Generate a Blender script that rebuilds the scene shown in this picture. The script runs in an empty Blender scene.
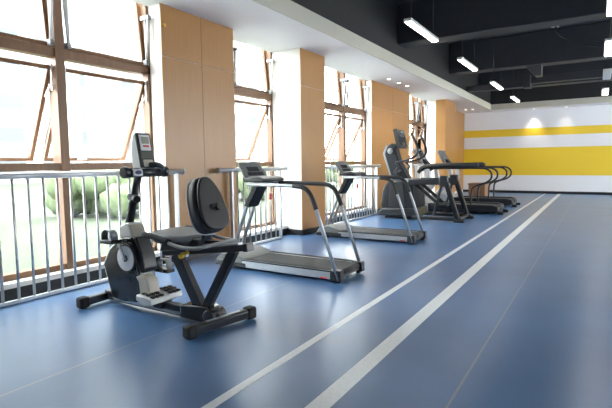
import bpy, bmesh, math, random
from mathutils import Vector, Matrix
random.seed(7)
sc = bpy.context.scene
COL = sc.collection
PI = math.pi

# ------------------------------------------------------------------ materials
def nodes_of(name):
    m = bpy.data.materials.new(name); m.use_nodes = True
    return m, m.node_tree.nodes, m.node_tree.links, m.node_tree.nodes['Principled BSDF']

def mat(name, col, rough=0.5, metal=0.0, var=0.08, scale=25.0, spec=0.5, bump=0.0):
    """procedural material: base colour broken up by a little noise"""
    m, N, Lk, b = nodes_of(name)
    tc = N.new('ShaderNodeTexCoord'); no = N.new('ShaderNodeTexNoise')
    no.inputs['Scale'].default_value = scale; no.inputs['Detail'].default_value = 3
    Lk.new(tc.outputs['Object'], no.inputs['Vector'])
    r = N.new('ShaderNodeValToRGB')
    r.color_ramp.elements[0].position = .3; r.color_ramp.elements[1].position = .7
    r.color_ramp.elements[0].color = tuple(c*(1-var) for c in col)+(1,)
    r.color_ramp.elements[1].color = tuple(min(1, c*(1+var)) for c in col)+(1,)
    Lk.new(no.outputs['Fac'], r.inputs['Fac']); Lk.new(r.outputs['Color'], b.inputs['Base Color'])
    b.inputs['Roughness'].default_value = rough; b.inputs['Metallic'].default_value = metal
    b.inputs['Specular IOR Level'].default_value = spec
    if bump:
        bp = N.new('ShaderNodeBump'); bp.inputs['Strength'].default_value = bump; bp.inputs['Distance'].default_value = .01
        Lk.new(no.outputs['Fac'], bp.inputs['Height']); Lk.new(bp.outputs['Normal'], b.inputs['Normal'])
    return m

def wood(name, c1, c2, rough=.4, sx=60, sz=1.2):
    m, N, Lk, b = nodes_of(name)
    tc = N.new('ShaderNodeTexCoord'); mp = N.new('ShaderNodeMapping')
    mp.inputs['Scale'].default_value = (sx, sx, sz)
    no = N.new('ShaderNodeTexNoise'); no.inputs['Scale'].default_value = 1; no.inputs['Detail'].default_value = 5
    r = N.new('ShaderNodeValToRGB')
    r.color_ramp.elements[0].position = .3; r.color_ramp.elements[1].position = .72
    r.color_ramp.elements[0].color = c1+(1,); r.color_ramp.elements[1].color = c2+(1,)
    Lk.new(tc.outputs['Object'], mp.inputs['Vector']); Lk.new(mp.outputs['Vector'], no.inputs['Vector'])
    Lk.new(no.outputs['Fac'], r.inputs['Fac']); Lk.new(r.outputs['Color'], b.inputs['Base Color'])
    b.inputs['Roughness'].default_value = rough
    return m

def emit(name, col, s):
    m, N, Lk, b = nodes_of(name)
    b.inputs['Base Color'].default_value = (.8, .8, .8, 1)
    b.inputs['Emission Color'].default_value = col+(1,); b.inputs['Emission Strength'].default_value = s
    return m

def glass_mat(name):
    m = bpy.data.materials.new(name); m.use_nodes = True
    N, Lk = m.node_tree.nodes, m.node_tree.links
    N.clear()
    o = N.new('ShaderNodeOutputMaterial'); t = N.new('ShaderNodeBsdfTransparent'); g = N.new('ShaderNodeBsdfGlossy')
    t.inputs['Color'].default_value = (.95, .97, .96, 1); g.inputs['Roughness'].default_value = .02
    lw = N.new('ShaderNodeLayerWeight'); pw = N.new('ShaderNodeMath'); pw.operation = 'POWER'; pw.inputs[1].default_value = 5
    f = N.new('ShaderNodeMapRange'); f.inputs[3].default_value = .03; f.inputs[4].default_value = .6
    Lk.new(lw.outputs['Facing'], pw.inputs[0]); Lk.new(pw.outputs[0], f.inputs[0])
    mx = N.new('ShaderNodeMixShader')
    Lk.new(f.outputs[0], mx.inputs[0]); Lk.new(t.outputs[0], mx.inputs[1]); Lk.new(g.outputs[0], mx.inputs[2])
    Lk.new(mx.outputs[0], o.inputs[0])
    return m

def floor_mat():
    m, N, Lk, b = nodes_of('blue_vinyl')
    tc = N.new('ShaderNodeTexCoord')
    n1 = N.new('ShaderNodeTexNoise'); n1.inputs['Scale'].default_value = 1.3; n1.inputs['Detail'].default_value = 4
    n2 = N.new('ShaderNodeTexNoise'); n2.inputs['Scale'].default_value = 90; n2.inputs['Detail'].default_value = 3
    for n in (n1, n2): Lk.new(tc.outputs['Object'], n.inputs['Vector'])
    r = N.new('ShaderNodeValToRGB')
    r.color_ramp.elements[0].position = .35; r.color_ramp.elements[1].position = .68
    r.color_ramp.elements[0].color = (.068, .150, .310, 1); r.color_ramp.elements[1].color = (.094, .198, .385, 1)
    ad = N.new('ShaderNodeMix'); ad.data_type = 'FLOAT'; ad.inputs[0].default_value = .35
    Lk.new(n1.outputs['Fac'], ad.inputs[2]); Lk.new(n2.outputs['Fac'], ad.inputs[3]); Lk.new(ad.outputs[0], r.inputs['Fac'])
    # welded seams every 2.2 m, running down the room
    sp = N.new('ShaderNodeSeparateXYZ'); Lk.new(tc.outputs['Object'], sp.inputs[0])
    a = N.new('ShaderNodeMath'); a.operation = 'ADD'; a.inputs[1].default_value = 22 - .635 + 1.1
    d = N.new('ShaderNodeMath'); d.operation = 'MODULO'; d.inputs[1].default_value = 2.2
    s = N.new('ShaderNodeMath'); s.operation = 'SUBTRACT'; s.inputs[1].default_value = 1.1
    ab = N.new('ShaderNodeMath'); ab.operation = 'ABSOLUTE'
    lt = N.new('ShaderNodeMath'); lt.operation = 'LESS_THAN'; lt.inputs[1].default_value = .007
    Lk.new(sp.outputs['Y'], a.inputs[0]); Lk.new(a.outputs[0], d.inputs[0]); Lk.new(d.outputs[0], s.inputs[0])
    Lk.new(s.outputs[0], ab.inputs[0]); Lk.new(ab.outputs[0], lt.inputs[0])
    mx = N.new('ShaderNodeMix'); mx.data_type = 'RGBA'; mx.inputs[7].default_value = (.20, .25, .32, 1)
    Lk.new(lt.outputs[0], mx.inputs[0]); Lk.new(r.outputs['Color'], mx.inputs[6]); Lk.new(mx.outputs[2], b.inputs['Base Color'])
    b.inputs['Roughness'].default_value = .3; b.inputs['Specular IOR Level'].default_value = .55
    return m

def stripe_mat():
    """painted end wall: two yellow bands on white"""
    m, N, Lk, b = nodes_of('banded_wall_paint')
    tc = N.new('ShaderNodeTexCoord'); sp = N.new('ShaderNodeSeparateXYZ'); Lk.new(tc.outputs['Object'], sp.inputs[0])
    mr = N.new('ShaderNodeMath'); mr.operation = 'DIVIDE'; mr.inputs[1].default_value = 4.0
    Lk.new(sp.outputs['Z'], mr.inputs[0])
    r = N.new('ShaderNodeValToRGB'); cr = r.color_ramp; cr.interpolation = 'CONSTANT'
    W = (.82, .82, .83, 1); Y = (.84, .58, .035, 1)
    cr.elements[0].position = 0; cr.elements[0].color = W
    cr.elements[1].position = .712/4; cr.elements[1].color = Y
    for p, c in ((1.80/4, W), (2.27/4, Y), (2.568/4, W)):
        e = cr.elements.new(p); e.color = c
    Lk.new(mr.outputs[0], r.inputs['Fac']); Lk.new(r.outputs['Color'], b.inputs['Base Color'])
    b.inputs['Roughness'].default_value = .55
    return m

def facade_mat():
    m, N, Lk, b = nodes_of('pale_facade')
    tc = N.new('ShaderNodeTexCoord'); mp = N.new('ShaderNodeMapping'); mp.inputs['Rotation'].default_value = (PI/2, 0, 0)
    br = N.new('ShaderNodeTexBrick'); br.offset = 0
    br.inputs['Color1'].default_value = (.065, .075, .085, 1); br.inputs['Color2'].default_value = (.085, .092, .10, 1)
    br.inputs['Mortar'].default_value = (.3, .3, .29, 1)
    br.inputs['Scale'].default_value = 1; br.inputs['Brick Width'].default_value = 4.2; br.inputs['Row Height'].default_value = 3.0
    br.inputs['Mortar Size'].default_value = .85
    Lk.new(tc.outputs['Object'], mp.inputs['Vector']); Lk.new(mp.outputs['Vector'], br.inputs['Vector'])
    Lk.new(br.outputs['Color'], b.inputs['Base Color']); b.inputs['Roughness'].default_value = .8
    return m

M = dict(
    floor=floor_mat(), stripe=stripe_mat(), glass=glass_mat('clear_glass'), facade=facade_mat(),
    white=mat('white_paint', (.80, .80, .81), .6, var=.01, scale=4),
    reveal=mat('cream_paint', (.82, .78, .72), .55, var=.02, scale=3),
    fascia=mat('shaded_white_paint', (.55, .53, .44), .6, var=.02, scale=3),  # white paint with its beige-grey shading put into the colour
    line=mat('white_line_paint', (.80, .83, .84), .35, var=.05, scale=40),
    panel=wood('oak_veneer', (.345, .164, .043), (.395, .194, .055), .36, 110, 1.5),
    frame=wood('stained_frame', (.155, .072, .029), (.21, .102, .044), .45, 30, 2),
    handrail=wood('pale_rail_wood', (.5, .36, .22), (.6, .45, .3), .35, 30, 30),
    ceil=mat('black_ceiling_paint', (.022, .025, .031), .7, var=.15, scale=3),
    beam=mat('charcoal_beam_paint', (.026, .029, .035), .6, var=.1, scale=3),
    skirting=mat('black_skirting', (.018, .018, .02), .35),
    railsteel=mat('brushed_rail_steel', (.54, .55, .56), .42, .7, var=.04),
    steel=mat('satin_steel', (.50, .52, .54), .28, .9, var=.04),
    alu=mat('silver_paint', (.44, .46, .48), .36, .5, var=.03),
    white_plastic=mat('white_plastic', (.72, .72, .70), .35, var=.02),
    beige=mat('beige_plastic', (.58, .53, .44), .4, var=.03),
    black=mat('black_plastic', (.016, .017, .019), .35, var=.15),
    gloss_black=mat('gloss_black_shell', (.022, .024, .025), .2, var=.1, scale=8),
    rubber=mat('black_rubber', (.015, .015, .016), .75, var=.2, scale=120, bump=.2),
    belt=mat('grey_belt', (.04, .041, .042), .75, var=.12, scale=150, bump=.1),
    vinyl=mat('black_upholstery', (.018, .019, .021), .5, var=.15, scale=80, bump=.1),
    grey_seat=mat('grey_upholstery', (.16, .17, .185), .5, var=.08, scale=60),
    darkmetal=mat('dark_frame_metal', (.035, .037, .042), .3, .3, var=.1),
    slate=mat('slate_shroud', (.013, .015, .019), .45, .1, var=.1, scale=8, spec=.3),
    grey=mat('mid_grey_plastic', (.24, .25, .255), .4, var=.04),
    conpanel=mat('dark_grey_plastic', (.15, .155, .155), .35, var=.05),
    hood=mat('grey_hood_plastic', (.15, .155, .15), .5, var=.03),
    disc=mat('brushed_disc', (.78, .79, .80), .3, .25, var=.03),
    bracket=mat('dark_grey_steel', (.10, .10, .105), .5),
    blackwall=mat('black_wall_paint', (.009, .010, .011), .7),
    olive=mat('dark_bezel', (.07, .075, .055), .35),
    lcd=mat('grey_green_display', (.36, .38, .31), .25),
    screen=mat('dark_display_glass', (.05, .055, .06), .12),
    blue=mat('navy_badge', (.03, .05, .13), .3),
    red=mat('red_plastic', (.62, .03, .05), .4), yellow=mat('yellow_plastic', (.75, .5, .03), .4),
    amber=mat('amber_plastic', (.75, .38, .05), .4),
    piping=mat('grey_piping', (.5, .52, .54), .5),
    card=wood('brown_board', (.24, .13, .065), (.30, .17, .09), .6, 15, 4),
    lamp=emit('pendant_diffuser', (1, .98, .94), 24), off=mat('unlit_diffuser', (.62, .64, .66), .4),
    spot=emit('downlight_lens', (1, .95, .86), 5),
    lawn=mat('lawn', (.040, .052, .028), .9, var=.2, scale=2), leaf=mat('hedge_leaf', (.085, .115, .055), .9, var=.3, scale=6),
    pale_matte=mat('pale_matte_surface', (.78, .78, .76), .8, var=.05, scale=2),  # pale for the added light-bouncing strip outside; shared with the roofs
)

# ------------------------------------------------------------------ mesh builder
class MB:
    def __init__(s): s.bm = bmesh.new(); s.mi = 0
    def _add(s, verts, faces, smooth=False):
        vs = [s.bm.verts.new(v) for v in verts]
        out = []
        for f in faces:
            try: fc = s.bm.faces.new([vs[i] for i in f])
            except ValueError: continue
            fc.smooth = smooth; fc.material_index = s.mi; out.append(fc)
        return vs
    def box(s, x0, x1, y0, y1, z0, z1, mtx=None):
        v = [Vector((x, y, z)) for x in (x0, x1) for y in (y0, y1) for z in (z0, z1)]
        if mtx: v = [mtx @ p for p in v]
        s._add(v, [(0,1,3,2),(4,6,7,5),(0,4,5,1),(2,3,7,6),(0,2,6,4),(1,5,7,3)]); return s
    def prism(s, prof, x0, x1, axis='x', mtx=None, inset=None):
        """extrude a closed outline (two coordinates) along an axis"""
        def P(a, b, t):
            if axis == 'x': p = Vector((t, a, b))
            elif axis == 'y': p = Vector((a, t, b))
            else: p = Vector((a, b, t))
            return mtx @ p if mtx else p
        n = len(prof)
        v = [P(a, b, x0) for a, b in prof]+[P(a, b, x1) for a, b in prof]
        f = [tuple(range(n))[::-1], tuple(range(n, 2*n))]+[(i, (i+1) % n, n+(i+1) % n, n+i) for i in range(n)]
        s._add(v, f); return s
    def tube(s, pts, r, seg=10, cap=True, flat=None):
        """round tube along a polyline; r may be a list; flat=(wide factor, axis) squashes the section"""
        pts = [Vector(p) for p in pts]; n = len(pts)
        rs = r if isinstance(r, (list, tuple)) else [r]*n
        ring = []; up = None
        for i, p in enumerate(pts):
            t = (pts[min(i+1, n-1)]-pts[max(i-1, 0)]).normalized()
            if up is None:
                a = Vector((0, 0, 1)) if abs(t.z) < .9 else Vector((1, 0, 0))
                up = (a-t*a.dot(t)).normalized()
            else: up = (up-t*up.dot(t)).normalized()
            sd = t.cross(up)
            ring.append([p+(up*math.cos(2*PI*k/seg)+sd*math.sin(2*PI*k/seg)*(flat or 1))*rs[i] for k in range(seg)])
        v = [q for rg in ring for q in rg]
        f = [(i*seg+k, i*seg+(k+1) % seg, (i+1)*seg+(k+1) % seg, (i+1)*seg+k) for i in range(n-1) for k in range(seg)]
        vs = s._add(v, f, True)
        if cap:
            for base in (0, (n-1)*seg):
                fc = s.bm.faces.new([vs[base+k] for k in range(seg)]); fc.material_index = s.mi
        return s
    def cyl(s, a, b, r, seg=20): return s.tube([a, b], r, seg)
    def bar(s, a, b, w, h, ref=(1, 0, 0)):
        """rectangular bar from a to b; w along ref, h across"""
        a, b = Vector(a), Vector(b); t = (b-a).normalized(); u = Vector(ref); u = (u-t*u.dot(t)).normalized(); q = t.cross(u)
        v = [p+u*(sx*w/2)+q*(sy*h/2) for p in (a, b) for sx, sy in ((-1,-1),(1,-1),(1,1),(-1,1))]
        s._add(v, [(3,2,1,0),(4,5,6,7),(0,1,5,4),(1,2,6,5),(2,3,7,6),(3,0,4,7)]); return s
    def blob(s, c, rx, ry, rz, seg=16, rings=10, jit=0):
        v = []; f = []
        for i in range(rings+1):
            th = PI*i/rings
            for k in range(seg):
                ph = 2*PI*k/seg; j = 1+random.uniform(-jit, jit)
                v.append(Vector((c[0]+rx*math.sin(th)*math.cos(ph)*j, c[1]+ry*math.sin(th)*math.sin(ph)*j, c[2]+rz*math.cos(th)*j)))
        for i in range(rings):
            for k in range(seg):
                f.append((i*seg+k, i*seg+(k+1) % seg, (i+1)*seg+(k+1) % seg, (i+1)*seg+k))
        s._add(v, f, True); return s
    def build(s, name, m, parent=None, bevel=0, segs=2, sub=0):
        bmesh.ops.remove_doubles(s.bm, verts=s.bm.verts, dist=1e-5)
        bmesh.ops.recalc_face_normals(s.bm, faces=s.bm.faces)
        me = bpy.data.meshes.new(name)
        off = parent.matrix_world.translation if parent else Vector((0, 0, 0))
        if parent:
            p = parent; off = Vector((0, 0, 0))
            while p: off += p.location; p = p.parent
            for v in s.bm.verts: v.co -= off
        s.bm.to_mesh(me); s.bm.free()
        for q in (m if isinstance(m, (list, tuple)) else [m]): me.materials.append(q)
        o = bpy.data.objects.new(name, me); COL.objects.link(o)
        if parent: o.parent = parent
        if bevel:
            b = o.modifiers.new('bevel', 'BEVEL'); b.width = bevel; b.segments = segs; b.limit_method = 'ANGLE'; b.angle_limit = math.radians(35)
            b.harden_normals = False
            for p in me.polygons: p.use_smooth = True
            me.set_sharp_from_angle(angle=math.radians(40))
        if sub:
            b = o.modifiers.new('sub', 'SUBSURF'); b.levels = sub; b.render_levels = sub
            for p in me.polygons: p.use_smooth = True
        return o

def arc(c, r, a0, a1, n, plane='yz', x=0):
    out = []
    for i in range(n+1):
        a = math.radians(a0+(a1-a0)*i/n)
        out.append((x, c[0]+r*math.cos(a), c[1]+r*math.sin(a)))
    return out

def smooth(pts, n=6):
    """Catmull-Rom through the points"""
    P = [Vector(p) for p in pts]; P = [P[0]*2-P[1]]+P+[P[-1]*2-P[-2]]
    out = []
    for i in range(1, len(P)-2):
        a, b, c, d = P[i-1:i+3]
        for k in range(n):
            t = k/n
            out.append(.5*((2*b)+(c-a)*t+(2*a-5*b+4*c-d)*t*t+(3*b-a-3*c+d)*t**3))
    out.append(P[-2]); return out

def tag(o, label, cat, group=None, kind=None):
    if label: o['label'] = label
    if cat: o['category'] = cat
    if group: o['group'] = group
    if kind: o['kind'] = kind
    return o
def thing(name, label, cat, loc, group=None):
    o = bpy.data.objects.new(name, None); o.empty_display_size = .1; COL.objects.link(o); o.location = loc
    return tag(o, label, cat, group)
def struct(name, mb, m, parent=None, bevel=0, label=None, cat=None):
    o = mb.build(name, m, parent, bevel)
    if parent is None: tag(o, label, cat, kind='structure')
    return o
def copy_tree(o, parent=None):
    c = o.copy(); COL.objects.link(c)
    if parent: c.parent = parent
    for ch in list(o.children): copy_tree(ch, c)
    return c

# ------------------------------------------------------------------ room shell
XE = 20.51; SOF = 3.306; YW = 4.93; SLAB = 4.6
XB, YR = -3.2, -6.6
struct('floor', MB().box(XB-.3, XE+.3, YR-.3, 5.15, -.2, 0), M['floor'], label='blue speckled vinyl sports floor', cat='floor')
struct('trim_1', MB().box(XB, XE-.005, 1.695, 1.757, 0, .0015), M['line'], label='thin white line on the blue floor', cat='line')
struct('trim_2', MB().box(XB, XE-.005, 1.165, 1.281, 0, .0015), M['line'], label='wide white line on the blue floor', cat='line')
struct('ceiling', MB().box(XB-.3, XE+.3, YR-.3, 3.80, SLAB, SLAB+.2), M['ceil'], label='black painted concrete ceiling', cat='ceiling')
struct('wall_end', MB().box(XE, XE+.25, YR-.3, 5.2, 0, SLAB), M['stripe'], label='end wall with two yellow bands', cat='wall')
struct('baseboard_end', MB().box(XE-.018, XE, YR, 4.9, 0, .1), M['skirting'], label='black skirting under the banded end wall', cat='baseboard')
struct('wall_back', MB().box(XB-.25, XB, YR-.3, 5.2, 0, SLAB), M['white'], label='plain white wall behind the camera', cat='wall')
# unseen wall at the right, its row of openings added for fill light
w = MB(); w.box(XB, XE, YR-.25, YR, 0, 1.0).box(XB, XE, YR-.25, YR, 3.3, SLAB)
for x0, x1 in ((XB, 1.5), (3.2, 9.0), (10.4, 11.4), (14.2, 15.0), (17.8, 18.4), (20.2, XE)): w.box(x0, x1, YR-.25, YR, 1.0, 3.3)
struct('wall_right', w, M['white'], label='unseen white wall with openings added for fill light', cat='wall')

# bulkhead along the windows and across the end
struct('ceiling_soffit', MB().box(XB, XE, 3.69, 4.935, SOF, SOF+.14).box(5.507, 7.03, 4.93, 5.10, SOF, SOF+.14).box(XE-.86, XE, YR, 3.69, SOF, SOF+.14), M['white'], label='white dropped soffit along the windows', cat='ceiling')
struct('trim_3', MB().box(XB, XE-.86, 3.665, 3.69, SOF-.004, 3.53).box(XE-.885, XE-.86, YR, 3.69, SOF-.004, 3.51), M['fascia'], label='white fascia of the dropped soffit, shade in its colour', cat='trim')
struct('wall_left_upper', MB().box(XB, XE-.86, 3.69, 3.78, SOF+.14, SLAB).box(XE-.86, XE-.8, YR, 3.78, SOF+.14, SLAB), M['blackwall'], label='black wall above the dropped soffit', cat='wall')

# left wall: piers between the windows, cream sides; low kerb under the windows; lintel
piers = [(4.137, 5.507, 4.70), (7.03, 7.88, 4.48), (10.72, 13.44, 4.77), (15.38, XE, 4.87)]
w = MB()
for x0, x1, y in piers: w.box(x0, x1, y+.012, 5.25, 0, SOF).box(x0, x1, 4.94, 5.25, SOF, 3.92)
w.box(15.38, 16.6, 4.572, 5.25, 0, SOF).box(XB, 1.80, 4.75, 5.25, 0, SOF).box(XB, XE, 4.94, 5.25, 3.92, SLAB)
for x0, x1 in ((1.80, 4.137), (5.507, 7.03), (7.88, 10.72), (13.44, 15.38)):
    w.box(x0, x1, 4.80, 5.25, 0, .165)
struct('wall_left', w, M['reveal'], label='cream window wall with piers and low kerb', cat='wall')
# timber veneer boards on the piers with thin joints
def clad(name, x0, x1, y, vx, label, th=.012, yb=None, side=None):
    m = MB(); g = .003
    xs = [x0]+vx+[x1]
    for a, b in zip(xs, xs[1:]):
        for z0, z1 in ((.1, 2.667), (2.667, SOF)):
            m.box(a+(g if a != x0 else 0), b-(g if b != x1 else 0), y, y+th, z0+(g if z0 > 1 else 0), z1-(g if z1 < 3 else 0))
    if side: m.box(x0-.012, x0, y, side, .1, SOF)
    o = m.build(name, M['panel']); tag(o, label, 'wall panel', kind='structure')
clad('trim_4', 4.137, 5.507, 4.70, [4.835], 'oak veneer panel behind the exercise bike')
clad('trim_5', 7.03, 7.88, 4.48, [], 'oak veneer panel on the narrow pier')
clad('trim_6', 10.72, 13.44, 4.77, [12.1], 'oak veneer panel behind the dark trainer')
o = MB().box(15.392, 16.62, 4.25, 4.57, .1, SOF).box(16.608, 16.62, 4.57, 4.88, .1, SOF).build('trim_7', M['panel']); tag(o, 'oak veneer column at the end wall', 'column', kind='structure')
o = MB().box(15.38, 15.392, 4.25, 4.57, .1, SOF).box(16.62, XE, 4.87, 4.882, .1, SOF).build('trim_8', M['panel']); tag(o, 'oak veneer board returning to the end wall', 'wall panel', kind='structure')
# black skirting: piers and kerb
b = MB()
for x0, x1, y in piers[:3]: b.box(x0-.012, x1+.012, y-.012, y+.02, 0, .1).box(x0-.012, x0, y, 4.80, 0, .1)
b.box(15.37, 16.63, 4.238, 4.26, 0, .1).box(15.37, 15.38, 4.24, 4.80, 0, .1)
for x0, x1 in ((1.80, 4.137), (5.507, 7.03), (7.88, 10.72), (13.44, 15.38)): b.box(x0, x1, 4.785, 4.80, 0, .115)
struct('baseboard_left', b, M['skirting'], label='black skirting along the window wall', cat='baseboard')

# ------------------------------------------------------------------ windows
def window(name, x0, x1, mull, label, seen, YW=YW):
    root = bpy.data.objects.new(name, None); COL.objects.link(root); root.location = (x0, YW, .165); tag(root, label, 'window', kind='structure')
    D0, D1 = YW, YW+.12
    f = MB()
    f.box(x0, x1, D0, D1, .165, .225).box(x0, x1, D0, D1, 1.25, 1.33).box(x0, x1, D0, D1, 2.45, 2.55).box(x0, x1, D0, D1, 3.86, 3.92)
    for xm in mull: f.box(xm-.05, xm+.05, D0-.02, D1+.02, .165, 3.92)
    f.box(x0, x0+.035, D0, D1, .165, 3.92).box(x1-.035, x1, D0, D1, .165, 3.92)
    f.build('window_frame', M['frame'], root, .004)
    xs = [x0+.0]+list(mull)+[x1]
    for i, (a, b) in enumerate(zip(xs, xs[1:])):
        a2 = a+(.055 if a in mull else .035); b2 = b-(.055 if b in mull else .035)
        if (a, b) not in seen and seen: continue
        MB().box(a2, b2, D0+.055, D0+.065, .225, 1.25).build('lower_pane', M['glass'], root)
        # awning sash, hinged at its top, pushed out at the bottom
        def sash(nm, z0, z1, hinge, ang):
            t = .04
            T = Matrix.Translation((0, D0+.06, hinge)) @ Matrix.Rotation(math.radians(ang), 4, 'X')
            g = .006; u, v = z0-hinge, z1-hinge
            s = MB()
            s.box(a2+g, b2-g, -.025, .025, u, u+t, T).box(a2+g, b2-g, -.025, .025, v-t, v, T)
            s.box(a2+g, a2+g+t, -.025, .025, u+t, v-t, T).box(b2-g-t, b2-g, -.025, .025, u+t, v-t, T)
            so = s.build(nm, M['frame'], root, .003)
            MB().box(a2+g+t, b2-g-t, -.004, .004, u+t, v-t, T).build('sash_pane', M['glass'], so)
            return T
        T = sash('awning_sash', 1.255, 2.37, 2.37, 26)
        hz = T @ Vector(((a2+b2)/2-.1, -.03, -1.08))
        MB().box(hz.x-.06, hz.x+.06, hz.y-.03, hz.y+.005, hz.z-.015, hz.z+.015).bar((hz.x, hz.y-.02, hz.z), (hz.x+.02, hz.y-.05, hz.z+.08), .015, .012).build('sash_handle', M['steel'], root)
        sash('hopper_sash', 2.56, 3.85, 2.56, -6)
        for sx in (a2+.02, b2-.02):
            # friction stay of the awning sash
            q = T @ Vector((sx, -.02, -.34))
            MB().bar((sx, D0+.02, 2.18), q, .018, .012).bar((sx, D0+.03, 2.38), (sx, D0+.03, 2.1), .016, .012).build('friction_stay', M['steel'], root)
            # white closer arms of the upper sash
            dx = -.05 if sx > (a2+b2)/2 else .05
            MB().tube([(sx+dx*.4, D0-.03, 2.60), (sx, D0-.06, 3.14)], .018, 8).tube([(sx+dx*.4, D0-.03, 2.60), (sx, D0-.0, 3.14)], .012, 8).build('closer_arm', M['white_plastic'], root)
            MB().box(sx-.025, sx+.025, D0-.09, D0+.06, 3.12, 3.17).box(sx+dx*.4-.02, sx+dx*.4+.02, D0-.05, D0+.01, 2.56, 2.62).build('arm_bracket', M['grey'], root)
    return root
window('window_1', 1.80, 4.137, [2.935], 'brown framed window beside the exercise bike', None or [])
window('window_2', 5.507, 7.03, [5.87], 'brown framed window behind the nearest treadmill', [(5.87, 7.03), (5.507, 5.87)], 5.10)
window('window_3', 7.88, 10.72, [8.4, 9.56], 'brown framed window behind the second treadmill', [])
window('window_4', 13.44, 15.38, [14.55], 'brown framed window behind the dark trainer', [])

# ------------------------------------------------------------------ guard rails at the windows
RY = 4.63
def guard_rail(label, x0, x1, posts, n, z=1.21):
    root = thing('guard_rail', label, 'railing', ((x0+x1)/2, RY, 0), 'guard rails in front of the windows')
    MB().tube([(x0, RY, z), (x1, RY, z)], .032, 14).build('top_rail', M['railsteel'], root)
    MB().box(posts[0], posts[1], RY-.02, RY+.02, .012, .04).build('bottom_bar', M['railsteel'], root)
    for p in posts:
        MB().box(p-.02, p+.02, RY-.025, RY+.025, 0, z-.02).build('post', M['railsteel'], root, .004)
    for k in range(1, n):
        xx = posts[0]+(posts[1]-posts[0])*k/n
        MB().tube([(xx, RY, .03), (xx, RY, z-.02)], .0135, 8).build('baluster', M['railsteel'], root)
    for e in (x0, x1):
        MB().tube([(e-.006, RY, z), (e+.006, RY, z)], .042, 14).build('end_cap', M['railsteel'], root)
    return root
guard_rail('steel guard rail nearest, behind the exercise bike', 1.10, 4.35, (1.232, 4.232), 21)
guard_rail('steel guard rail behind the nearest treadmill', 5.02, 6.75, (5.31, 6.56), 9)
guard_rail('steel guard rail behind the second treadmill', 7.95, 10.86, (8.05, 10.7), 19)
guard_rail('steel guard rail half hidden behind the dark trainer', 13.3, 15.2, (13.5, 15.1), 11)

# ------------------------------------------------------------------ ceiling: beams, duct, cable
for i, (bx, lab) in enumerate(((5.2, 'black ceiling beam nearest'), (9.6, 'black ceiling beam crossing above the second pendants'), (13.6, 'black ceiling beam crossing the middle of the room'), (17.4, 'black ceiling beam farthest, near the end wall'))):
    o = MB().box(bx, bx+.45, YR, 3.69, 3.78, SLAB).build('ceiling_beam', M['beam'], None, .02)
    tag(o, lab, 'beam', 'black ceiling beams', 'structure')
d = thing('ventilation_duct', 'dark horizontal duct with a step under the far ceiling beams', 'duct', (16, 1, 3.5))
MB().box(15.6, 15.85, 1.9, 3.66, 3.52, 3.68).box(15.6, 15.85, YR, 1.9, 3.60, 3.80).build('duct_run', M['beam'], d, .01)
MB().box(15.55, 15.9, 1.8, 2.0, 3.48, 3.84).build('duct_joint', M['beam'], d, .01)
o = MB().prism([(1.72, 3.78), (1.34, 3.78), (1.34, 3.50), (1.48, 3.50)], 13.7, 14.0).build('beam_bracket', M['bracket']); tag(o, 'grey wedge bracket hanging under the middle ceiling beam', 'bracket')
c = thing('ceiling_cable', 'black cable swagging from a ceiling box to the pendants', 'cable', (10.5, .6, 3.8))
MB().tube(smooth([(10.4, .8, SLAB), (10.4, .8, 3.95), (10.4, .74, 3.72), (10.4, .5, 3.55), (10.4, .25, 3.45), (10.4, .0, 3.38)], 5), .018, 8).build('cable', M['black'], c)
MB().cyl((10.4, .8, 3.86), (10.4, .8, 3.94), .07, 16).build('junction_box', M['grey'], c)

# ------------------------------------------------------------------ pendants
def pendant(xn, y, z, lit, label, L=1.36, wd=.115):
    r = thing('pendant_light', label, 'ceiling light', (xn+L/2, y, z), 'slim pendant lights in two rows')
    MB().box(xn, xn+L, y-wd/2, y+wd/2, z+.005, z+.05).build('housing', M['white_plastic'], r, .005)
    MB().box(xn+.02, xn+L-.02, y-wd/2+.015, y+wd/2-.015, z-.004, z+.006).build('diffuser', M['lamp'] if lit else M['off'], r)
    for xx in (xn+.15, xn+L-.15):
        MB().tube([(xx, y, z+.045), (xx, y, SLAB)], .006, 6).build('wire', M['black'], r)
        MB().cyl((xx, y, SLAB-.035), (xx, y, SLAB), .05, 14).build('ceiling_rose', M['beam'], r)
left = ['nearest', 'second', 'third', 'farthest']
for k, xn in enumerate((6.61, 9.61, 12.87, 16.15)):
    pendant(xn, 2.39, 3.30, True, 'lit slim pendant, '+left[k]+' in the row beside the soffit')
for k, xn in enumerate((6.61, 9.61, 12.75, 16.05)):
    pendant(xn, -.10, 3.30, k != 2, ('lit slim pendant, '+left[k]+' in the row at the right edge') if k != 2 else 'unlit grey pendant in the row at the right edge', wd=.17)

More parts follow.
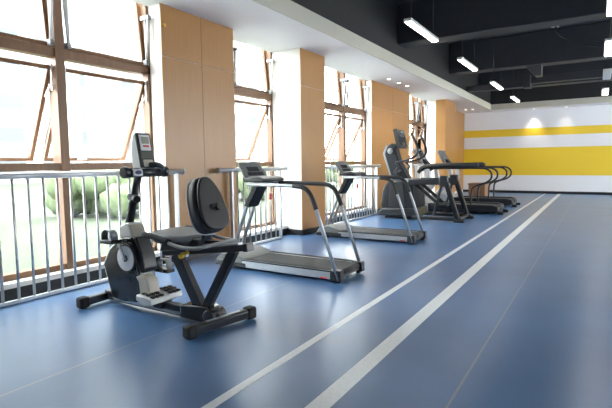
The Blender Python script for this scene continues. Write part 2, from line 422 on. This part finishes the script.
# downlights
def downlight(x, y, label, group, power=60):
    r = thing('downlight', label, 'ceiling light', (x, y, SOF), group)
    p = MB()
    p.tube([(x, y, SOF-.012), (x, y, SOF+.002)], .06, 20); p.build('ring', M['white_plastic'], r)
    MB().tube([(x, y, SOF-.016), (x, y, SOF-.01)], .042, 18).build('lens', M['spot'], r)
    l = bpy.data.lights.new('downlight_beam', 'SPOT'); l.energy = power; l.spot_size = math.radians(78); l.spot_blend = 1; l.color = (1, .93, .82); l.shadow_soft_size = .04
    lo = bpy.data.objects.new('beam', l); COL.objects.link(lo); lo.parent = r; lo.location = (0, 0, -.03)
for k, (x, y) in enumerate(((10.8, 4.36), (11.45, 4.36), (12.05, 4.36))):
    downlight(x, y, ['recessed soffit downlight, nearest of three in a line', 'recessed soffit downlight, middle of three in a line', 'recessed soffit downlight, farthest of three in a line'][k], 'soffit downlights')
for k, (x, y) in enumerate(((18.9, 4.45), (18.95, 4.2))):
    downlight(x, y, ['recessed downlight in the corner soffit nearer the windows', 'recessed downlight in the corner soffit nearer the pendants'][k], 'soffit downlights')
for k, (x, y) in enumerate(((20.28, 2.2), (20.28, 1.1))):
    downlight(x, y, ['recessed downlight making the bright streak on the yellow band', 'recessed downlight right of the bright streak on the end wall'][k], 'end soffit downlights', (75, 22)[k])

# ------------------------------------------------------------------ recumbent bike
B = thing('recumbent_bike', 'black and silver recumbent exercise bike nearest the camera', 'exercise bike', (2.72, 3.2, 0))
# shroud: two dark side plates on a silver core
side = [(3.60, .652), (3.44, .668), (3.405, .56), (3.375, .42), (3.355, .30), (3.345, .10), (3.58, .075), (3.745, .095), (3.845, .39), (3.75, .535)]
core = [(3.62, .655), (3.43, .68), (3.375, .56), (3.345, .42), (3.335, .30), (3.33, .085), (3.58, .06), (3.775, .075), (3.89, .39), (3.785, .545)]
sh = MB().prism(core, 2.628, 2.765).build('shroud_core', M['white_plastic'], B, .012)
for a, b in ((2.605, 2.632), (2.762, 2.788)):
    MB().prism(side, a, b).build('shroud_plate', M['gloss_black'], B, .01)
MB().prism([(3.44, .67), (3.40, .675), (3.33, .52), (3.30, .40), (3.32, .36), (3.36, .36)], 2.622, 2.77).build('shroud_rear_cover', M['black'], B, .012)
# flywheel discs with crank arms and pedals
for s, xx in ((-1, 2.60), (1, 2.79)):
    fw = MB().tube([(xx-.012*1, 3.50, .483), (xx+.008, 3.50, .483)], .128, 36).build('crank_disc_rim', M['black'], B, .003)
    MB().tube([(xx+s*.012, 3.50, .483), (xx+s*.016, 3.50, .483)], .112, 36).build('crank_disc', M['disc'], fw)
    MB().tube([(xx+s*.014, 3.50, .483), (xx+s*.022, 3.50, .483)], .03, 20).build('hub_cap', M['black'], fw)
    e = (3.57, .635) if s < 0 else (3.30, .34)
    ca = MB().bar((xx+s*.028, 3.50, .483), (xx+s*.032, e[0], e[1]), .014, .028).tube([(xx+s*.018, 3.50, .483), (xx+s*.04, 3.50, .483)], .018, 12).build('crank_arm', M['steel'], B, .003)
    p0 = Vector((xx+s*.085, e[0]+.02, e[1]))
    pd = MB().box(p0.x-.045, p0.x+.045, p0.y-.07, p0.y+.10, p0.z-.017, p0.z+.017).build('pedal', M['black'], ca, .006)
    strap = [(p0.x, p0.y+.085, p0.z+.015)]+[(p0.x, p0.y+.02+.068*math.cos(math.radians(t)), p0.z+.05+.055*math.sin(math.radians(t))) for t in range(10, 181, 17)]+[(p0.x, p0.y-.05, p0.z+.015)]
    MB().tube(strap, .035, 8, flat=.12).build('pedal_strap', M['grey'], pd)
# white cowl on top with a beige rear
MB().prism([(3.63, .655), (3.61, .76), (3.53, .79), (3.49, .785), (3.45, .668)], 2.622, 2.775).build('top_cowl', M['white_plastic'], B, .012)
MB().prism([(3.50, .778), (3.475, .772), (3.425, .665), (3.46, .66)], 2.626, 2.771).build('cowl_rear_panel', M['beige'], B, .008)
# mast, knob, handlebar and console
MB().tube([(2.70, 3.59, .74), (2.72, 3.44, 1.25)], .036, 16).build('mast', M['black'], B)
k = MB().cyl((2.665, 3.505, 1.02), (2.71, 3.52, 1.02), .03, 18).build('mast_collar', M['steel'], B)
MB().cyl((2.70, 3.49, 1.01), (2.66, 3.405, 1.0), .034, 18).build('adjustment_knob', M['black'], B, .006)
hb = MB().tube([(2.56, 3.385, 1.235), (2.94, 3.385, 1.235)], .042, 18).build('handlebar', M['black'], B)
for xx in (2.535, 2.955): MB().cyl((xx-.022, 3.385, 1.237), (xx+.022, 3.385, 1.237), .05, 18).build('end_knob', M['black'], hb, .006)
MB().prism([(3.33, 1.205), (3.43, 1.205), (3.44, 1.265), (3.34, 1.268)], 2.585, 2.68).build('sleeve_cover', M['white_plastic'], B, .01)
MB().blob((2.632, 3.334, 1.237), .036, .008, .018, 16, 8).build('badge', M['blue'], B)
T = Matrix.Translation((2.735, 3.335, 1.27)) @ Matrix.Rotation(math.radians(-12), 4, 'X')
con = MB().prism([(.0, 0), (.115, .02), (.10, .17), (.045, .31), (.02, .315), (0, .30)], -.072, .072, mtx=T).build('console_shell', M['white_plastic'], B, .012)
MB().box(-.075, .075, -.016, .012, .005, .315, T).build('console_bezel', M['black'], B, .01)
MB().box(-.054, .054, -.022, -.012, .155, .295, T).build('console_face', M['disc'], B, .004)
MB().box(-.066, .066, -.023, -.012, .085, .15, T).build('button_panel', M['olive'], B, .004)
MB().box(-.038, .038, -.027, -.02, .215, .275, T).build('display', M['lcd'], B)
MB().box(-.03, .03, -.027, -.02, .185, .2, T).build('brand_strip', M['red'], B)
MB().box(-.05, .05, -.021, -.012, .012, .075, T).build('lower_face', M['beige'], B, .004)
MB().tube(smooth([(2.75, 3.33, 1.30), (2.78, 3.27, 1.30), (2.86, 3.30, 1.275), (2.88, 3.36, 1.25)], 5), .024, 10).build('pulse_grip', M['black'], B)
# base rail and stabilisers
MB().box(2.685, 2.755, 2.50, 3.97, .045, .115).build('base_beam', M['darkmetal'], B, .006)
MB().box(2.676, 2.686, 2.62, 3.82, .04, .062).build('beam_trim', M['alu'], B)
MB().prism([(2.50, .03), (2.50, .02), (3.97, .02), (3.97, .05), (2.50, .05)], 2.70, 2.74).build('beam_underside', M['darkmetal'], B)
for nm, (a, b) in (('front_stabiliser', ((2.44, 3.955), (3.0, 3.985))), ('rear_stabiliser', ((2.40, 2.545), (3.0, 2.44)))):
    A, Bv = Vector((a[0], a[1], .055)), Vector((b[0], b[1], .055)); t = (Bv-A).normalized()
    st = MB().bar(A, Bv, .075, .075, (0, 0, 1)).build(nm, M['darkmetal'], B, .018, 3)
    for P, sg in ((A, -1), (Bv, 1)):
        MB().bar(P-t*sg*.06, P+t*sg*.035, .1, .092, (0, 0, 1)).build('end_foot', M['rubber'], st, .02, 3)
    if nm[0] == 'r': MB().bar(A+t*.16+Vector((0, 0, .04)), Bv-t*.12+Vector((0, 0, .04)), .02, .006, (0, 1, 0)).build('top_trim', M['steel'], st)
# moulded step plate in front of the shroud
MB().prism([(3.40, .33), (3.33, .35), (3.27, .335), (3.235, .30), (3.22, .20), (3.205, .15), (3.34, .12), (3.36, .28)], 2.60, 2.72).build('step_riser', M['beige'], B, .014)
sp = MB().prism([(3.32, .145), (3.31, .20), (3.23, .197), (3.135, .175), (3.12, .125), (3.22, .11)], 2.53, 2.89).build('step_plate', M['white_plastic'], B, .014)
for xa, xb in ((2.555, 2.685), (2.745, 2.875)):
    for i in range(3):
        for j in range(3):
            px = xa+.02+i*.045; py = 3.15+j*.052
            zt = .175+min(py-3.135, .095)/.095*.022
            MB().box(px-.016, px+.016, py-.019, py+.019, zt-.004, zt+.014).build('grip_pad', M['rubber'], sp, .004)
MB().box(2.66, 2.78, 3.14, 3.25, .06, .13).build('step_bracket', M['black'], B, .005)
# V frame, rear hub cover, seat rail
MB().bar((2.72, 2.995, .55), (2.72, 2.72, .10), .07, .095).build('frame_post', M['darkmetal'], B, .008)
MB().bar((2.72, 2.36, .64), (2.72, 2.68, .12), .06, .075).build('frame_brace', M['darkmetal'], B, .008)
MB().prism([(2.92, .03), (2.90, .145), (2.62, .165), (2.55, .14), (2.525, .085), (2.55, .03)], 2.645, 2.795).build('hub_cover', M['gloss_black'], B, .015, 3)
MB().cyl((2.64, 2.585, .085), (2.80, 2.585, .085), .058, 24).build('hub_roller', M['darkmetal'], B, .006)
MB().bar((2.72, 3.14, .545), (2.72, 2.22, .672), .075, .05).build('seat_rail', M['darkmetal'], B, .006)
MB().bar((2.72, 2.66, .643), (2.72, 2.3, .693), .05, .012).build('rail_top_strip', M['alu'], B)
MB().bar((2.72, 2.245, .668), (2.72, 2.20, .675), .085, .062).build('rail_end_cap', M['black'], B, .006)
MB().prism([(3.10, .575), (2.70, .63), (2.70, .672), (3.06, .66)], 2.62, 2.82).build('seat_carriage', M['black'], B, .008)
MB().box(2.635, 2.805, 2.66, 2.86, .66, .705).build('carriage_bracket', M['darkmetal'], B, .006)
MB().tube([(2.60, 2.80, .575), (2.66, 2.80, .59)], .014, 10).tube([(2.57, 2.80, .568), (2.60, 2.80, .575)], .02, 10).build('seat_lever', M['yellow'], B)
MB().bar((2.65, 2.86, .57), (2.65, 2.80, .57), .03, .03).build('lever_bracket', M['alu'], B)
# seat pad, rounded; backrest, oval and leaning back
def pad(name, outline, t, T, m, parent, bev):
    o = MB().prism(outline, 0, t, 'z', T).build(name, m, parent, bev, 4); return o
def rounded(w, h, r, top=1.0, n=6):
    pts = []
    for cx, cy, a0 in ((w/2-r, h/2-r, 0), (-w/2+r, h/2-r, 90), (-w/2+r, -h/2+r, 180), (w/2-r, -h/2+r, 270)):
        for i in range(n+1):
            a = math.radians(a0+90*i/n); yy = cy+r*math.sin(a); f = 1+(top-1)*(yy/h+.5)
            pts.append(((cx+r*math.cos(a))*f, yy))
    return pts
Ts = Matrix.Translation((2.72, 2.935, .695)) @ Matrix.Rotation(math.radians(3), 4, 'X')
pad('seat_base', rounded(.40, .39, .12), .04, Ts @ Matrix.Translation((0, 0, -.032)), M['black'], B, .012)
pad('seat_pad', rounded(.43, .41, .13), .05, Ts, M['grey_seat'], B, .02)
Tb = Matrix.Translation((2.695, 2.595, .985)) @ Matrix.Rotation(math.radians(-20), 4, 'X') @ Matrix.Rotation(math.radians(90), 4, 'X')
bo = [(.30*.5*math.copysign(abs(math.cos(a))**.72, math.cos(a))*(1-.3*math.sin(a)), 0.455*.5*math.copysign(abs(math.sin(a))**.85, math.sin(a))) for a in [2*PI*i/40 for i in range(40)]]
pad('backrest', bo, .10, Tb @ Matrix.Translation((0, 0, -.085)), M['vinyl'], B, .03)
pad('backrest_shell', [(a*.93, b*.95) for a, b in bo], .03, Tb @ Matrix.Translation((0, 0, .022)), M['black'], B, .012)
rim = [Tb @ Vector((a*1.0, b*1.0, -.07)) for a, b in bo]
MB().tube(rim+[rim[0]], .0055, 6, False).build('backrest_piping', M['piping'], B)
kn = Tb @ Vector((.03, -.04, .05)); kb = Tb @ Vector((.03, -.04, .08))
MB().cyl(kn, kb, .03, 18).build('backrest_knob', M['black'], B, .005)
MB().bar((2.72, 2.66, .69), Tb @ Vector((0, -.02, .065)), .09, .03).build('backrest_bracket', M['darkmetal'], B, .006)
hd = MB().tube(smooth([(2.49, 3.10, .735), (2.485, 2.98, .72), (2.48, 2.75, .675), (2.49, 2.58, .665), (2.56, 2.49, .68), (2.72, 2.47, .69), (2.88, 2.49, .68), (2.955, 2.58, .665), (2.96, 2.75, .675), (2.955, 2.98, .72), (2.95, 3.10, .735)], 6), .015, 10).build('side_handle', M['grey'], B)
for xx in (2.487, 2.955): MB().tube(smooth([(xx, 3.12, .738), (xx, 2.98, .722), (xx, 2.82, .692)], 4), .024, 12).build('hand_grip', M['rubber'], hd)
MB().bar((2.72, 2.47, .69), (2.72, 2.66, .68), .05, .025).build('handle_mount', M['darkmetal'], B)

# ------------------------------------------------------------------ compact treadmills
def treadmill(label):
    R = thing('treadmill', label, 'treadmill', (4.66, 3.1, 0), 'compact treadmills with silver handrails')
    x0, x1 = 4.35, 4.97
    MB().box(x0+.03, x1-.03, 2.33, 3.70, .045, .115).build('deck', M['black'], R, .008)
    MB().box(x0+.085, x1-.085, 2.345, 3.66, .112, .13).tube([(x0+.085, 2.36, .095), (x1-.085, 2.36, .095)], .035, 14).build('running_belt', M['belt'], R)
    for a, b in ((x0, x0+.085), (x1-.085, x1)):
        sr = MB().box(a, b, 2.42, 3.66, .035, .135).build('side_rail', M['alu'], R, .008)
        MB().box(a+.008, b-.006, 2.43, 3.65, .134, .139).build('foot_strip', M['rubber'], sr)
        MB().box(a-.003, b+.003, 2.30, 2.43, .022, .142).build('rear_cap', M['black'], R, .012)
    for a in (x0-.002, ):
        MB().box(a-.001, a+.002, 2.46, 2.545, .04, .056).build('warning_sticker', M['red'], R)
        MB().box(a-.002, a+.004, 2.42, 3.66, .118, .134).build('side_trim', M['black'], R)
    for xx in (x0+.05, x1-.05):
        for yy in (2.36, 3.9): MB().cyl((xx, yy, 0), (xx, yy, .045), .028, 14).build('rubber_foot', M['rubber'], R)
    # motor hood, low and wedge shaped
    MB().prism([(4.08, .04), (4.08, .12), (4.0, .185), (3.85, .205), (3.66, .15), (3.62, .13), (3.62, .04)], x0+.01, x1-.01).build('motor_hood', M['hood'], R, .015)
    MB().prism([(4.10, .03), (4.10, .09), (4.03, .10), (3.60, .09), (3.60, .03)], x0-.006, x1+.006).build('hood_skirt', M['black'], R, .012)
    # twin mast with dark sleeve
    for xx in (4.585, 4.735):
        MB().tube([(xx, 4.02, .10), (xx, 3.74, .80), (xx, 3.70, .88)], .023, 12).build('mast_tube', M['alu'], R)
    MB().prism([(3.785, .77), (3.705, .75), (3.53, 1.05), (3.61, 1.08)], 4.555, 4.765).build('mast_sleeve', M['slate'], R, .014)
    # handrails
    for xx in (4.365, 4.955):
        pts = [(4.50 if xx < 4.6 else 4.82, 3.56, 1.055), (xx, 3.50, 1.055), (xx, 3.2, 1.05), (xx, 2.9, 1.045), (xx, 2.79, 1.035), (xx, 2.715, 1.0), (xx, 2.66, .93), (xx, 2.60, .79), (xx, 2.33, .03)]
        hr = MB().tube([(xx, 3.56, 1.055)]+smooth(pts[2:8], 5)+[pts[8]], .0205, 12).build('handrail', M['alu'], R)
        grip = smooth([(xx, 2.9, 1.045), (xx, 2.79, 1.035), (xx, 2.715, 1.0), (xx, 2.66, .93), (xx, 2.60, .79)], 5) if xx < 4.6 else smooth([(xx, 3.5, 1.055), (xx, 3.2, 1.05), (xx, 2.9, 1.045), (xx, 2.79, 1.035), (xx, 2.715, 1.0), (xx, 2.66, .93), (xx, 2.60, .79)], 5)
        MB().tube(grip, .0265, 12).build('foam_grip', M['vinyl'], hr)
    MB().tube([(4.365, 3.54, 1.055), (4.955, 3.54, 1.055)], .02, 12).build('cross_bar', M['alu'], R)
    # console: tray plus raised screen panel
    MB().prism([(3.68, 1.075), (3.38, 1.08), (3.37, 1.115), (3.46, 1.145), (3.70, 1.13)], 4.44, 4.88).build('console_tray', M['black'], R, .014)
    Tc = Matrix.Translation((4.66, 3.64, 1.13)) @ Matrix.Rotation(math.radians(-38), 4, 'X')
    pn = MB().prism(rounded(.46, .25, .05, .9), -.012, .018, 'y', Tc @ Matrix.Translation((0, 0, .115))).build('console_panel', M['conpanel'], R, .01)
    MB().box(-.11, .11, -.019, -.013, .085, .15, Tc).build('display', M['screen'], pn)
    MB().box(-.15, .15, -.019, -.013, .02, .07, Tc).build('key_panel', M['screen'], pn)
    MB().prism([(3.66, 1.11), (3.42, 1.10), (3.44, 1.13), (3.68, 1.15)], 4.47, 4.85).build('console_bowl', M['conpanel'], R, .012)
    # safety key on a cord
    sk = MB().tube(smooth([(4.72, 3.44, 1.09), (4.72, 3.46, 1.0), (4.70, 3.46, .92)], 5), .004, 6).build('safety_cord', M['red'], R)
    MB().box(4.68, 4.72, 3.445, 3.475, .85, .925).build('safety_key', M['red'], sk, .006)
    return R
t1 = treadmill('compact treadmill nearest, standing just beyond the exercise bike')
t2 = copy_tree(t1); t2.location = (4.66+2.69, 3.1+.10, 0); t2['label'] = 'second compact treadmill, between the nearest one and the dark trainer'

# ------------------------------------------------------------------ big cross trainer with a rear A frame
A = thing('cross_trainer', 'tall dark cross trainer with big front housing and screen', 'cross trainer', (10.5, 3.4, 0))
xa, xb = 10.1, 10.95
MB().prism([(4.24, .10), (4.30, .30), (4.27, .62), (4.19, .80), (4.05, .90), (3.60, .92), (3.50, .80), (3.46, .30), (3.50, .10)], 10.15, 10.92).build('front_housing', M['slate'], A, .06, 4)
MB().prism([(4.33, .06), (4.34, .16), (4.22, .24), (3.45, .26), (3.40, .06)], 10.08, 10.98).build('housing_skirt', M['black'], A, .03, 3)
MB().prism([(4.10, .28), (4.06, .80), (3.95, .86), (3.75, .86), (3.68, .28)], 10.135, 10.16).build('side_panel', M['black'], A, .02)
MB().prism([(4.07, .80), (4.30, 1.50), (4.22, 1.66), (4.13, 1.74), (3.97, 1.72), (4.02, 1.62), (3.93, 1.30), (3.66, .85)], 10.36, 10.64).build('mast', M['slate'], A, .03, 3)
MB().prism([(4.09, .80), (4.33, 1.50), (4.25, 1.70), (4.20, 1.70), (4.27, 1.50), (4.05, .80)], 10.36, 10.64).build('mast_spine', M['grey'], A, .01)
Tm = Matrix.Translation((10.5, 3.88, 1.62)) @ Matrix.Rotation(math.radians(-13), 4, 'X')
con = MB().box(-.25, .25, -.03, .05, .0, .44, Tm).build('console', M['black'], A, .015)
MB().box(-.21, .21, -.036, -.028, .06, .40, Tm).build('screen', M['screen'], con)
MB().box(-.255, -.235, -.04, .055, -.01, .45, Tm).build('side_trim', M['black'], con)
MB().bar((10.5, 4.05, 1.68), (10.5, 3.87, 1.74), .16, .08).build('console_arm', M['black'], A, .01)
MB().blob((10.325, 4.13, 1.56), .03, .07, .07, 16, 8).build('pulley_cover', M['grey'], A)
for xx in (10.13, 10.90):
    q = .24 if xx < 10.5 else .29
    MB().tube(smooth([(xx, 3.92, 1.10), (xx, 3.86, 1.21), (xx, 3.66+q, 1.29), (xx, 3.45+q, 1.335), (xx, 3.27+q, 1.40), (xx, 3.165+q, 1.52), (xx, 3.20+q, 1.70), (xx, 3.31+q, 1.93)], 6), [.022]*20+[.026]*23, 12).build('moving_handle', M['black'], A)
    MB().cyl((xx-.02, 3.92, 1.08), (10.5, 3.92, 1.08), .05, 16).build('handle_pivot', M['darkmetal'], A)
    s = 10.10 if xx < 10.5 else 10.95
    MB().bar((s, 3.60, .855), (s, 2.76, .865), .07, .13).build('side_bar', M['darkmetal'], A, .015)
    MB().bar((s, 2.79, .93), (s, 2.50, .05), .09, .10).build('rear_leg', M['slate'], A, .02)
    MB().bar((s, 2.83, .90), (s, 3.02, .14), .06, .05).build('front_leg', M['darkmetal'], A, .012)
    MB().box(s-.05, s+.05, 2.72, 2.90, .76, 1.0).build('frame_joint', M['darkmetal'], A, .025)
    MB().box(s-.045, s+.045, 2.42, 3.50, .03, .10).build('floor_rail', M['darkmetal'], A, .012)
    MB().box(s-.07, s+.07, 2.36, 2.58, 0, .07).build('foot_pad', M['rubber'], A, .015)
    p = 10.3 if xx < 10.5 else 10.7
    MB().bar((p, 3.50, .80), (p, 2.98, .36), .05, .07).build('pedal_arm', M['black'], A, .012)
    MB().box(p-.09, p+.09, 2.76, 3.14, .32, .37).build('pedal', M['rubber'], A, .02)
MB().box(xa, xb, 2.46, 2.54, .04, .10).build('cross_rail', M['darkmetal'], A, .012)
MB().prism([(3.72, .84), (3.58, .85), (3.57, .92), (3.70, .93)], 10.09, 10.2).build('collar_band', M['alu'], A, .012)
MB().box(10.2, 10.85, 3.5, 4.2, 0, .08).build('base_plate', M['black'], A)

# ------------------------------------------------------------------ large treadmills with swan-neck rails
def big_treadmill(label, armrest):
    R = thing('treadmill', label, 'treadmill', (12.35, 3.0, 0), 'large treadmills with curved rails')
    x0, x1 = 11.9, 12.8
    MB().box(x0+.05, x1-.05, 2.0, 3.75, .06, .19).build('deck', M['black'], R, .02)
    MB().box(x0+.17, x1-.17, 2.04, 3.70, .185, .205).tube([(x0+.17, 2.05, .14), (x1-.17, 2.05, .14)], .062, 16).build('running_belt', M['belt'], R)
    for a, b in ((x0, x0+.17), (x1-.17, x1)):
        MB().prism([(1.99, .08), (2.02, .20), (2.15, .235), (3.72, .235), (3.72, .05), (2.1, .04)], a, b).build('side_rail', M['slate'], R, .03, 3)
    for a in (x0+.05, x1-.12):
        MB().box(a, a+.07, 1.9, 2.02, .0, .07).build('rear_foot', M['rubber'], R, .015)
        MB().box(a, a+.07, 3.8, 3.95, .0, .07).build('front_foot', M['rubber'], R, .015)
    MB().prism([(4.42, .06), (4.40, .24), (4.25, .34), (3.95, .36), (3.70, .25), (3.66, .06)], x0+.02, x1-.02).build('motor_hood', M['alu'], R, .04, 3)
    for xx in (x0+.06, x1-.06):
        MB().bar((xx, 4.22, .20), (xx, 3.70, .86), .08, .15).bar((xx, 3.72, .82), (xx, 3.78, 1.2), .08, .12).build('upright', M['alu'], R, .02)
        MB().tube(smooth([(xx, 3.85, 1.13), (xx, 3.2, 1.13), (xx, 2.5, 1.13), (xx, 2.30, 1.11), (xx, 2.19, 1.02), (xx, 2.19, .88), (xx, 2.30, .78), (xx, 2.48, .72), (xx, 2.60, .66), (xx, 2.645, .55), (xx, 2.65, .2)], 6), .024, 10).build('handrail', M['black'], R)
    Tc = Matrix.Translation((12.35, 3.98, 1.30)) @ Matrix.Rotation(math.radians(-28), 4, 'X')
    pn = MB().prism(rounded(.62, .42, .08), -.03, .05, 'y', Tc @ Matrix.Translation((0, 0, .18))).build('console', M['conpanel'], R, .02)
    MB().box(-.2, .2, -.037, -.028, .12, .33, Tc).build('screen', M['screen'], pn)
    MB().box(x0+.02, x1-.02, 3.72, 3.88, 1.10, 1.2).bar((12.35, 3.8, 1.15), (12.35, 3.98, 1.36), .3, .08).build('console_beam', M['slate'], R, .03)
    if armrest:
        for xx in (x0+.06, x1-.06):
            MB().tube(smooth([(xx, 4.0, 1.02), (xx, 3.90, 1.12), (xx, 3.7, 1.18), (xx, 3.2, 1.2), (xx, 2.7, 1.205), (xx, 2.48, 1.21)], 6), [.05]*5+[.066]*24+[.05, .03], 14).build('padded_armrest', M['vinyl'], R)
    return R
c1 = big_treadmill('large dark treadmill with curved rails, right behind the cross trainer', True)
c2 = copy_tree(c1); c2.location = (12.35+2.2, 3.0, 0); c2['label'] = 'large dark treadmill with curved rails, farthest, nearest the yellow banded wall'
for ch in list(c2.children):
    if ch.name.startswith('padded_armrest'): bpy.data.objects.remove(ch)

# box by the end wall
bx = thing('wooden_box', 'brown wooden box on the floor before the end wall', 'box', (17.3, 3.6, 0))
MB().box(16.95, 17.65, 3.3, 3.85, .02, .50).build('box_body', M['card'], bx, .01)
MB().box(16.93, 17.67, 3.28, 3.87, .48, .53).build('lid', M['card'], bx, .008)
o = MB().cyl((4.19, 4.685, 3.05), (4.19, 4.702, 3.05), .022, 16).build('wall_disc', M['amber']); tag(o, 'small amber disc high on the oak panel by the bike', 'button')  # amber disc set on the panel face

# ------------------------------------------------------------------ outside
struct('ground_outside', MB().box(-60, 160, 5.2, 160, -.6, -.3), M['lawn'], label='pale lawn outside the windows', cat='ground')
struct('bounce_strip_outside', MB().box(-60, 160, 5.3, 7.0, -.3, -.28), M['pale_matte'], label='pale strip outside, added to bounce light onto the soffit', cat='reflector')  # added pale strip, reflects daylight up to the soffit
for i, (x, y, h, lab) in enumerate(((3.0, 14, 1.6, 'round bush outside, seen left of the exercise bike'), (9.5, 13, 1.5, 'round bush outside, seen past the bike mast'), (17, 13, 1.7, 'round bush outside, seen under the second window'), (30, 15, 1.9, 'round bush outside, seen through the third window railing'))):
    r = thing('bush', lab, 'bush', (x, y, -.3), 'bushes outside')
    m = MB()
    for k in range(26):
        a = random.uniform(0, 2*PI); q = random.uniform(0, 1.5)
        m.blob((x+q*1.3*math.cos(a), y+q*math.sin(a), -.3+h*random.uniform(.25, .75)), .6, .55, .5, 12, 8, .12)
    m.build('foliage', M['leaf'], r)
    MB().tube([(x, y, -.3), (x, y, .5)], .07, 8).build('stem', M['frame'], r)
for (x0, x1, y, h, lab) in ((2, 30, 46, 40, 'pale apartment block opposite, seen through the nearest window'), (44, 78, 60, 44, 'pale apartment block opposite, farther along')):
    r = thing('outside_building', lab, 'building', ((x0+x1)/2, y, -.3), 'buildings outside')
    MB().box(x0, x1, y, y+12, -.3, h).build('facade', M['facade'], r)
    MB().box(x0-.4, x1+.4, y-.4, y+12.4, h, h+.8).build('roof', M['pale_matte'], r)

# ------------------------------------------------------------------ light and camera
wd = bpy.data.worlds.new('overcast_sky'); sc.world = wd; wd.use_nodes = True
bg = wd.node_tree.nodes['Background']; bg.inputs[0].default_value = (.93, .97, 1.0, 1); bg.inputs[1].default_value = 15.0
cam = bpy.data.cameras.new('camera'); co = bpy.data.objects.new('camera', cam); COL.objects.link(co)
F = Vector((.84441171, .52853126, -.08731303)); Rr = Vector((.5296872, -.84811834, -.01125814)); U = Vector((.08000206, .03674208, .99611731))
co.matrix_world = Matrix(((Rr.x, U.x, -F.x, 0), (Rr.y, U.y, -F.y, 0), (Rr.z, U.z, -F.z, 1.3), (0, 0, 0, 1)))
cam.sensor_width = 36; cam.lens = 466.22/612*36; cam.clip_end = 500; cam.clip_start = .05
sc.camera = co
sc.view_settings.view_transform = 'Standard'; sc.view_settings.look = 'None'; sc.view_settings.gamma = 1
sc.view_settings.use_curve_mapping = False; sc.view_settings.exposure = 0.35
sc.cycles.use_denoising = True
sc.cycles.max_bounces = 10; sc.cycles.diffuse_bounces = 6; sc.cycles.transparent_max_bounces = 16
sc.cycles.sample_clamp_indirect = 8
